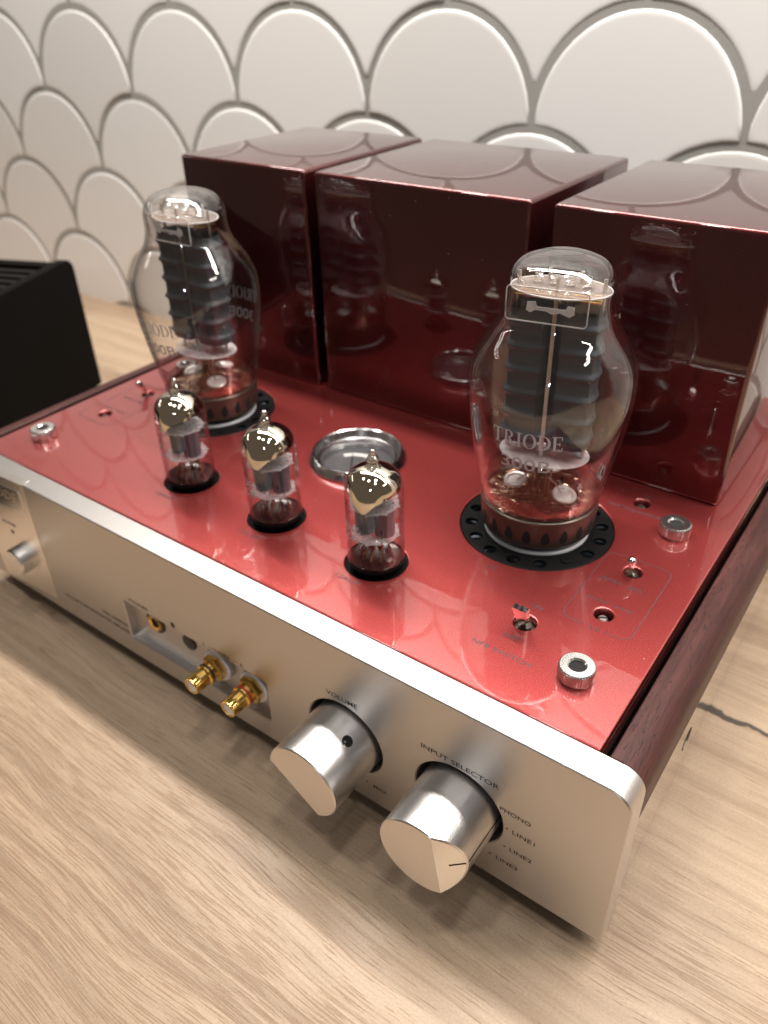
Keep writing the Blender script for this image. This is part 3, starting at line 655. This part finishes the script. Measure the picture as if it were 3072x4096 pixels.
# ================================================================ POWER VALVES (local z = 0 at the deck surface)
def wrap(v, th0, z0, rfun, off):
    o = []
    for q in v:
        z = z0 + q[1]; r = rfun(z); a = th0 + q[0] / r; o.append(((r + off) * math.cos(a), (r + off) * math.sin(a), z))
    return o
def split_long(v, f, mxl):
    """cut big faces so that lettering can follow the curved glass"""
    bm = bmesh.new(); vs = [bm.verts.new(q) for q in v]
    for p in f:
        try: bm.faces.new([vs[i] for i in p])
        except ValueError: pass
    bmesh.ops.triangulate(bm, faces=bm.faces)
    for _ in range(3):
        e = [e for e in bm.edges if e.calc_length() > mxl]
        if not e: break
        bmesh.ops.subdivide_edges(bm, edges=e, cuts=1); bmesh.ops.triangulate(bm, faces=bm.faces)
    bm.verts.index_update(); r = [tuple(q.co) for q in bm.verts], [tuple(x.index for x in p.verts) for p in bm.faces]; bm.free(); return r
def serif_word():
    """TRIODE in a high-contrast serif face, height 1, returned as verts, faces and width"""
    M = MB(); x = 0.0; th = 0.17; tn = 0.055
    lay = [0]
    def rect(x0, y0, x1, y1):
        lay[0] += 1; M.add([(x0, y0, 0), (x1, y0, 0), (x1, y1, 0), (x0, y1, 0)], [(0, 1, 2, 3)])
    def ring(cx, cy, ao, bo, ai, bi, a0, a1, n=20):
        A = [R(a0 + (a1 - a0) * i / n) for i in range(n + 1)]
        M.add([(cx + ao * math.cos(a), cy + bo * math.sin(a), 0) for a in A] + [(cx + ai * math.cos(a), cy + bi * math.sin(a), 0) for a in A],
              [(i, i + 1, n + 2 + i, n + 1 + i) for i in range(n)])
    # T
    rect(x + .31, .045, x + .31 + th, .945); rect(x, .945, x + .79, 1); rect(x, .74, x + .05, .945); rect(x + .74, .74, x + .79, .945); rect(x + .18, 0, x + .61, .045); x += .87
    # R
    rect(x + .10, .045, x + .10 + th, .955); rect(x, 0, x + .38, .045); rect(x, .955, x + .27, 1)
    ring(x + .38, .745, .33, .255, .16, .20, 90, -90); rect(x + .27, .945, x + .38, 1); rect(x + .27, .49, x + .38, .545)
    M.add([(x + .36, .49, 0), (x + .53, .49, 0), (x + .80, .045, 0), (x + .62, .045, 0)], [(0, 1, 2, 3)]); rect(x + .60, 0, x + .90, .045); x += .95
    # I
    rect(x + .12, .045, x + .12 + th, .955); rect(x, 0, x + .41, .045); rect(x, .955, x + .41, 1); x += .49
    # O
    ring(x + .47, .5, .47, .52, .28, .475, 0, 360, 36); x += 1.02
    # D
    rect(x + .10, .045, x + .10 + th, .955); rect(x, 0, x + .27, .045); rect(x, .955, x + .27, 1)
    ring(x + .34, .5, .55, .50, .36, .45, 90, -90, 24); rect(x + .27, .95, x + .34, 1); rect(x + .27, 0, x + .34, .05); x += .97
    # E
    rect(x + .10, .045, x + .10 + th, .955); rect(x, 0, x + .72, .045); rect(x, .955, x + .70, 1); rect(x + .27, .475, x + .52, .525)
    rect(x + .50, .36, x + .55, .64); rect(x + .65, .76, x + .70, .955); rect(x + .67, .045, x + .72, .25); x += .72
    return M.v, M.f, x
def power_valve():
    t = root('power_valve', (0, 0, 0), '', 'vacuum tube', 'big output valves')
    z0 = -ZD
    prof = [(24.3, 106.5), (25.3, 110), (27.2, 119), (30.0, 135), (31.8, 147), (32.6, 157), (31.9, 166), (29.0, 173.5), (25.2, 179.5), (22.2, 184), (20.7, 188.2), (20.2, 192.5), (20.0, 197.5), (18.7, 202), (15.3, 205.6), (9.5, 207.7), (4, 208.4), (0, 208.5)]
    prof = [(r, z + z0) for r, z in spline(prof, 5)]; prof = [(max(0, r), z) for r, z in prof]; prof[-1] = (0, prof[-1][1])
    v, f = lathe(prof, 96); env = mk('glass_envelope', v, f, GLASS, t, ang=80)
    inner = [(max(r - 1.1, 0.0), z - (0.9 if r < 19.5 and z > 100 else 0.0)) for r, z in prof]; inner[-1] = (0, inner[-1][1])
    v, f = lathe(inner, 96); mk('glass_inner_wall', v, f, GLASS, env, ang=80)
    zs = [z for r, z in prof]; rs = [r for r, z in prof]
    def rf(z):
        for i in range(len(zs) - 1):
            if zs[i] <= z <= zs[i + 1]: return rs[i] + (rs[i + 1] - rs[i]) * (z - zs[i]) / (zs[i + 1] - zs[i] + 1e-9)
        return rs[0]
    # base collar with tapered dimples
    v, f = lathe([(21.5, 3.2), (23.6, 3.6), (24.2, 4.4), (25.0, 14.8), (24.9, 16.6), (24.2, 17.0), (23.4, 16.2)], 96); cl = mk('base_collar', v, f, COLLAR, t)
    v, f = lathe([(0, 0.9), (20.6, 0.9), (21.4, 3.3), (21.0, 15.0), (0, 15.0)], 64); mk('base_body', v, f, BASE_DARK, t)
    for k in range(20):
        a = 2 * math.pi * k / 20 + 0.08
        o2 = []
        for i in range(14):
            b = 2 * math.pi * i / 14; o2.append((1.75 * math.cos(b) * (1 - 0.35 * math.sin(b)), 9.3 + 3.3 * math.sin(b)))
        rr = lambda z: 24.2 + 0.8 * (z - 4.4) / 10.4 + 0.06
        mk('collar_slot', [(rr(z) * math.cos(a + x / 24.6), rr(z) * math.sin(a + x / 24.6), z) for x, z in o2 + [(0, 9.3)]], [(i, (i + 1) % 14, 14) for i in range(14)], VOID, cl, smooth=False)
    # bronze getter flash in the foot of the bulb (ragged upper edge)
    seg = 72; vv = []; ff = []
    rings = 7
    for k in range(rings):
        for i in range(seg):
            a = 2 * math.pi * i / seg; top = 24.0 + 2.2 * math.sin(3 * a + 1) + 1.4 * math.sin(7 * a) + 0.8 * math.sin(13 * a + 2)
            z = 15.6 + (top - 15.6) * k / (rings - 1); r = rf(z) - 1.35; vv.append((r * math.cos(a), r * math.sin(a), z))
    for k in range(rings - 1): ff += [(k * seg + i, k * seg + (i + 1) % seg, (k + 1) * seg + (i + 1) % seg, (k + 1) * seg + i) for i in range(seg)]
    mk('getter_flash', vv, ff, BRONZE_FLASH, t, ang=80)
    v, f = lathe([(0, 16.2), (8, 16.2), (18, 15.8), (22.9, 15.7)], 48); mk('bulb_floor', v, f, BRONZE_FLOOR, t)
    # glass stem
    v, f = lathe([(8.5, 16.2), (6.5, 18.5), (4.6, 22), (3.6, 26), (4.2, 29.5), (3.2, 31.5), (0, 32)], 24); mk('glass_stem', v, f, glass('stem_glass', 1.5, (0.3, 0.25, 0.2), (0.75, 0.62, 0.5), 1.5), t)
    lugs = [(-3.2, 0.5), (3.2, -0.5), (-1.2, 1.2), (1.4, 1.0)]
    mb = MB()
    for k, (x, y) in enumerate(lugs): mb.add(*tube([(x, y, 17), (x * 1.2, y, 26), (x * 1.6, y * 2, 33), (x * 4.4, y * 2.4, 36.2)], 0.45, 6))
    mb.build('lead_wires', WIRE, t)
    # plate: two waisted halves with pressed ribs, wide side facing the lettering
    Z1, Z2 = 42.6, 97.6
    def sect(dx, dy):      # half outline: flat hexagon-like box with a valley at the middle
        W = 17.6 + dx; D = 7.2 + dy
        o = [(W, -2.2), (W - 1.6, -D + 1.2), (W - 5, -D), (3.6, -D), (1.2, -D + 3.4), (-1.2, -D + 3.4), (-3.6, -D), (-W + 5, -D), (-W + 1.6, -D + 1.2), (-W, -2.2)]
        return o + [(-x, -y) for x, y in o]
    zs_ = []; 
    ribs = [93.0, 83.5, 74.0, 64.5, 55.0, 46.5]
    zc = Z1; lev = [(Z1, 0)]
    for rz in sorted(ribs): lev += [(rz - 2.4, 0), (rz - 1.4, 0.35), (rz - 0.6, 0.95), (rz, 1.15), (rz + 0.6, 0.95), (rz + 1.4, 0.35), (rz + 2.4, 0)]
    lev.append((Z2, 0)); n = 20; vv = []; ff = []
    for z, b in lev: vv += [(x, y, z) for x, y in sect(b * 0.9, b)]
    for k in range(len(lev) - 1): ff += [(k * n + i, k * n + (i + 1) % n, (k + 1) * n + (i + 1) % n, (k + 1) * n + i) for i in range(n)]
    mk('anode', vv, ff, ANODE, t, ang=40)
    for y in (-5.4, 5.4):
        mb = MB(); mb.add(*boxv(-0.75, 0.75, y - 0.25, y + 0.25, 33.5, 103)); mb.build('support_rod', WIRE, t, smooth=False)
    for x in (-15.8, 15.8):
        mb = MB(); mb.add(*tube([(x, 0, 34.5), (x, 0, 109)], 0.75, 10)); mb.build('support_rod', WIRE, t)
    # micas
    def micaplate(name, z, ax, by, mm):
        o = [(ax * math.cos(2 * math.pi * i / 56), by * math.sin(2 * math.pi * i / 56)) for i in range(56)]
        return sheet(name, [o], 0.1, 0.08, mm, t, Matrix.Translation((0, 0, z * S)))
    micaplate('top_mica', 105.0, 18.7, 13.0, CLEAR_MICA); micaplate('lower_mica', 36.4, 18.6, 13.6, MICA)
    sheet('mica_rim', [[(18.8 * math.cos(2 * math.pi * i / 56), 13.1 * math.sin(2 * math.pi * i / 56)) for i in range(56)], [(18.35 * math.cos(2 * math.pi * i / 56), 12.65 * math.sin(2 * math.pi * i / 56)) for i in range(56)]], 0.2, 0.06, WHITEP, t, Matrix.Translation((0, 0, 105.0 * S)))
    # upright mica wing on the front, with clip
    o = rrect(-17.5, 13.0, 94.5, 107.5, 1.6, 5)
    wing = sheet('mica_wing', [o], 0.1, 0.08, glass('clear_mica', 1.5, (0.6, 0.5, 0.45), (0.97, 0.93, 0.9), 1.2), t, Matrix.Translation((0, -10.4 * S, 0)) @ PANEL_T)
    sheet('wing_rim', [rrect(-17.5, 13.0, 94.5, 107.5, 1.6, 5), rrect(-17.1, 12.6, 94.9, 107.1, 1.3, 5)], 0.16, 0.05, WHITEP, wing, Matrix.Translation((0, -10.4 * S, 0)) @ PANEL_T)
    sheet('wing_clip', [[(-9.5, 99.2), (-8, 98.4), (-6, 99.5), (-2, 99.4), (0, 98.6), (3, 99.3), (6.5, 98.2), (8.2, 99.4), (8, 102), (5.5, 102.3), (4.8, 100.8), (-5.5, 100.8), (-6.3, 102.6), (-9.2, 102.2)]], 0.1, 0.06, WHITEP, wing, Matrix.Translation((0, -10.9 * S, 0)) @ PANEL_T)
    # gold cross bars below the top mica, springs and posts above it
    mb = MB()
    for y in (-4, -1.5, 1.5, 4): mb.add(*tube([(-16, y, 102.4), (16, y, 102.4)], 0.28, 6))
    mb.build('cross_bars', GOLD, t)
    for x in (-9, -3, 3, 9):
        pts = [(x + 1.55 * math.cos(i * 0.7), 2.0 + 1.55 * math.sin(i * 0.7), 105.4 + i * 0.105) for i in range(42)]
        mk('filament_spring', *tube(pts, 0.17, 5), WIRE, t)
    for x, y in ((-15.8, 0), (15.8, 0), (0, -5.4), (-6, 6.5), (6, 6.5)):
        mk('post', *tube([(x, y, 103), (x, y, 109.8)], 0.7, 10), WIRE, t)
    # getter pans
    for x, y, z, tx, ty in ((-10.3, -2.6, 22.2, 0.12, -0.1), (11.8, -6.8, 22.2, 0.15, 0.2), (0.5, 11, 23.0, -0.2, 0.0)):
        v, f = lathe([(0, -0.3), (3.2, -0.3), (3.7, 0.35), (4.6, 0.55), (5.0, 0.2), (5.0, -0.7), (0, -0.9)], 40)
        T = Matrix.Translation((x * S, y * S, z * S)) @ Matrix.Rotation(tx, 4, 'X') @ Matrix.Rotation(ty, 4, 'Y')
        pan = mk('getter_pan', v, f, PAN, t, T=T)
        mk('pan_wire', *tube([(x * 0.95, y * 0.95, z - 0.8), (x * 0.6, y * 0.6, z + 2.5), (x * 0.25, y * 0.25, z + 3.5)], 0.4, 6), WIRE, pan)
    # print on both sides of the bulb
    wv, wf, ww = serif_word(); hgt = 6.3; k = 27.0 / (ww * hgt)
    wv = [((x - ww / 2) * hgt * k, (y - 0.5) * hgt, 0) for x, y, z in wv]; wv, wf = split_long(wv, wf, 2.0)
    bv, bf = text_vf('300B', 19.5, 5.6); bv, bf = split_long(bv, bf, 2.5)
    for th, nm in ((R(-90), 'bulb_print'), (R(90), 'bulb_print')):
        m = MB(); m.add(wrap(wv, th, 57.6, rf, 0.08), wf); m.add(wrap(bv, th, 46.6, rf, 0.08), bf); m.build(nm, GLASSPRINT, t, smooth=False)
    return t
pv1 = power_valve()
pv1.location = (B3[0][0] * S, B3[0][1] * S, ZD * S); pv1.rotation_euler = (0, 0, R(11))
pv1['label'] = 'big pear-shaped 300B glass power valve on the selector knob end of the deck'
pv2 = tree_copy(pv1); pv2.location = (B3[1][0] * S, B3[1][1] * S, ZD * S); pv2.rotation_euler = (0, 0, R(2))
pv2['label'] = 'big pear-shaped 300B glass power valve on the power button end of the deck'

# ================================================================ SMALL VALVES
def small_valve(line1, line2, ang):
    t = root('small_valve', (0, 0, 0), '', 'vacuum tube', 'small driver valves')
    out = [(0, 0.3), (8.0, 0.3), (10.2, 1.0), (11.5, 3.2), (11.8, 6), (11.85, 16), (11.8, 33), (11.6, 36.6), (10.9, 40.2), (9.2, 43.0), (6.4, 44.8), (3.6, 45.7), (2.6, 46.4), (2.35, 47.6), (2.5, 48.6), (2.2, 49.8), (1.35, 51.0), (1.15, 52.2), (0.8, 53.0), (0, 53.2)]
    prof = spline(out[1:], 4); prof = [(max(r, 0), z) for r, z in prof]; prof[-1] = (0, prof[-1][1])
    v, f = lathe(prof, 80); env = mk('glass_envelope', v, f, GLASS, t, ang=80)
    inner = [(max(r - 0.8, 0), z) for r, z in prof if 1.0 < z < 33]
    v, f = lathe(inner, 80); mk('glass_inner_wall', v, f, GLASS, env, ang=80)
    zs = [z for r, z in prof]; rs = [r for r, z in prof]
    def rf(z):
        for i in range(len(zs) - 1):
            if zs[i] <= z <= zs[i + 1]: return rs[i] + (rs[i + 1] - rs[i]) * (z - zs[i]) / (zs[i + 1] - zs[i] + 1e-9)
        return 0.5
    # silver getter dome with a dripping lower edge
    seg = 96; rows = 16; vv = []; ff = []
    tip = R(-77) - ang
    for k in range(rows + 1):
        for i in range(seg):
            a = 2 * math.pi * i / seg
            d = (a - tip + math.pi) % (2 * math.pi) - math.pi
            low = 37.4 - 3.6 * math.exp(-(d / 0.30) ** 2) - 2.2 * math.exp(-(d / 0.9) ** 2) + 0.7 * math.sin(2 * a + 1.2) + 0.35 * math.sin(5 * a)
            z = 45.6 - (45.6 - low) * (k / rows) ** 1.25
            r = max(rf(z) - 0.35, 0.2); vv.append((r * math.cos(a), r * math.sin(a), z))
    for k in range(rows): ff += [(k * seg + i, k * seg + (i + 1) % seg, (k + 1) * seg + (i + 1) % seg, (k + 1) * seg + i) for i in range(seg)]
    vv.append((0, 0, 45.9)); ff += [(len(vv) - 1, (i + 1) % seg, i) for i in range(seg)]
    mk('getter_mirror', vv, ff, CHROME_FLASH, t, ang=80)
    tp = [(3.3, 45.55), (2.7, 46.3), (2.2, 47.4), (2.35, 48.5), (2.1, 49.6), (1.25, 50.8), (1.1, 51.9), (1.2, 52.5), (0.8, 53.1), (0, 53.25)]
    v, f = lathe([(max(r * 1.03, 0), z + 0.03) for r, z in spline(tp, 3)][:-1] + [(0, 53.3)], 32); mk('glass_tip', v, f, TIP, env, ang=80)
    # spacers with spikes
    def spacer(z):
        o = []
        for i in range(64):
            a = 2 * math.pi * i / 64; q = i % 8
            r = 9.7 + (1.15 if q == 0 else (0.15 if q in (1, 7) else 0)); o.append((r * math.cos(a), r * math.sin(a)))
        hl = [circ(x, y, 0.5, 8) for x, y in ((3, 6), (-3, 6), (3, -6.5), (-3, -6.5), (7.3, 1.5), (-7.3, -1.5))]
        return sheet('mica_spacer', [o] + hl, 0.10, 0.06, SPACER_MICA, t, Matrix.Translation((0, 0, z * S)))
    spacer(29.2); spacer(15.2)
    for s_ in (-1, 1):
        m = MB()
        x0, x1 = (0.35, 8.0) if s_ > 0 else (-8.0, -0.35)
        sec = [(x0, -1.3), (x0 + 1.6, -3.4), (x1 - 1.6, -3.4), (x1, -1.3), (x1, 1.3), (x1 - 1.6, 3.4), (x0 + 1.6, 3.4), (x0, 1.3)]
        m.add([(x, y, z) for z in (15.4, 29.0) for x, y in sec], [(i, (i + 1) % 8, 8 + (i + 1) % 8, 8 + i) for i in range(8)])
        xm = (x0 + x1) / 2
        for y in (-4.6, 3.42): m.add(*boxv(xm - 0.55, xm + 0.55, y, y + 1.18, 15.5, 28.9))
        an = m.build('anode', ANODE_S, t, smooth=False)
        mk('anode_window', *boxv(xm - 0.3, xm + 0.3, -4.68, -4.61, 17.5, 19.6), VOID, an, smooth=False)
    mk('getter_ring', *tube([(2.6 * math.cos(a * math.pi / 10), 2.6 * math.sin(a * math.pi / 10), 33.6) for a in range(21)], 0.35, 6), WIRE, t)
    # lead wires and pressed glass button
    for k in range(9):
        a = 2 * math.pi * (k + 0.5) / 10; 
        mk('lead_wire', *tube(spline([(5.9 * math.cos(a), 5.9 * math.sin(a), 2.4), (6.3 * math.cos(a), 6.3 * math.sin(a), 6), (4.6 * math.cos(a + 0.3), 4.6 * math.sin(a + 0.3), 10), (5.2 * math.cos(a + 0.2), 5.2 * math.sin(a + 0.2), 15)], 4), 0.32, 6), COPPER, t)
        mk('glass_bead', *lathe([(0, 4.4), (0.8, 4.1), (1.15, 3.2), (1.2, 2.2)], 12, (5.9 * math.cos(a), 5.9 * math.sin(a), 0)), BASE_DARK, t)
    v, f = lathe([(0, 1.2), (9.8, 1.6), (10.7, 3.2), (10.2, 3.4), (7.5, 2.4), (0, 2.3)], 48); mk('glass_button', v, f, BASE_DARK, t)
    v, f = lathe([(0, -2.4), (8.4, -2.4), (10.2, 0.0), (11.9, 2.4), (11.95, 3.0), (11.7, 3.0)], 48); mk('valve_foot', v, f, BLACKM, t)
    m = MB()
    for s, z, h in ((line1, 22.6, 3.3), (line2, 18.0, 3.1)):
        bv, bf = text_vf(s, None, h); wd = max(q[0] for q in bv); bv = [(q[0] - wd, q[1], 0) for q in bv]; bv, bf = split_long(bv, bf, 1.6)
        m.add(wrap(bv, R(-85) - ang, z, rf, 0.05), bf)
    m.build('glass_print', GLASSPRINT, t, smooth=False)
    return t
SV = [small_valve('12AU7', 'ECC82', R(18)), small_valve('12AX7', 'ECC83', R(22))]
SV.append(tree_copy(SV[0]))
labs = ['small chrome-topped glass valve on the selector knob end of its row of three', 'small chrome-topped glass valve in the middle of the row of three', 'small chrome-topped glass valve on the power button end of its row of three']
for o, (x, y), a, lb in zip(SV, TUBES, (18, 22, 5), labs):
    o.location = (x * S, y * S, ZD * S); o.rotation_euler = (0, 0, R(a)); o['label'] = lb

# ================================================================ BLACK DEVICE AT THE LEFT
bx_ = root('black_device', (-534, 198, 0), 'matt black hi-fi device with slatted top beside the tiled wall', 'audio device', rotz=R(22))
# local: x to its right, y to its back; the back right corner is at the origin
ft = 116
o = rrect(-300, 0, 10, ft, [2, 2, 9, 2], 8)
TS = Matrix(((0, 0, 1, 0), (1, 0, 0, 0), (0, 1, 0, 0), (0, 0, 0, 1)))
sheet('side_cheek', [o], 3.0, 1.0, BLACKBOX, bx_, Matrix.Translation((-0.004, 0, 0)) @ TS)
mk('body', *boxv(-330, -8.1, -295, -2, 10, 98), BLACKBOX, bx_, smooth=False)
mk('top_frame', *boxv(-330, -8.1, -12, -2, 98.02, 112), BLACKBOX, bx_, smooth=False)
for k in range(22):
    y = -20 - k * 12
    mk('slat', *boxv(-328, -8.1, y - 5.6, y, 103.5, 111), BLACKM, bx_, smooth=False)
for x, y in ((-30, -30), (-300, -30), (-30, -270), (-300, -270)):
    v, f = lathe([(0, 0), (12, 0), (12.5, 10.02), (0, 10.02)], 20, (x, y, 0)); mk('foot', v, f, BLACKP, bx_)
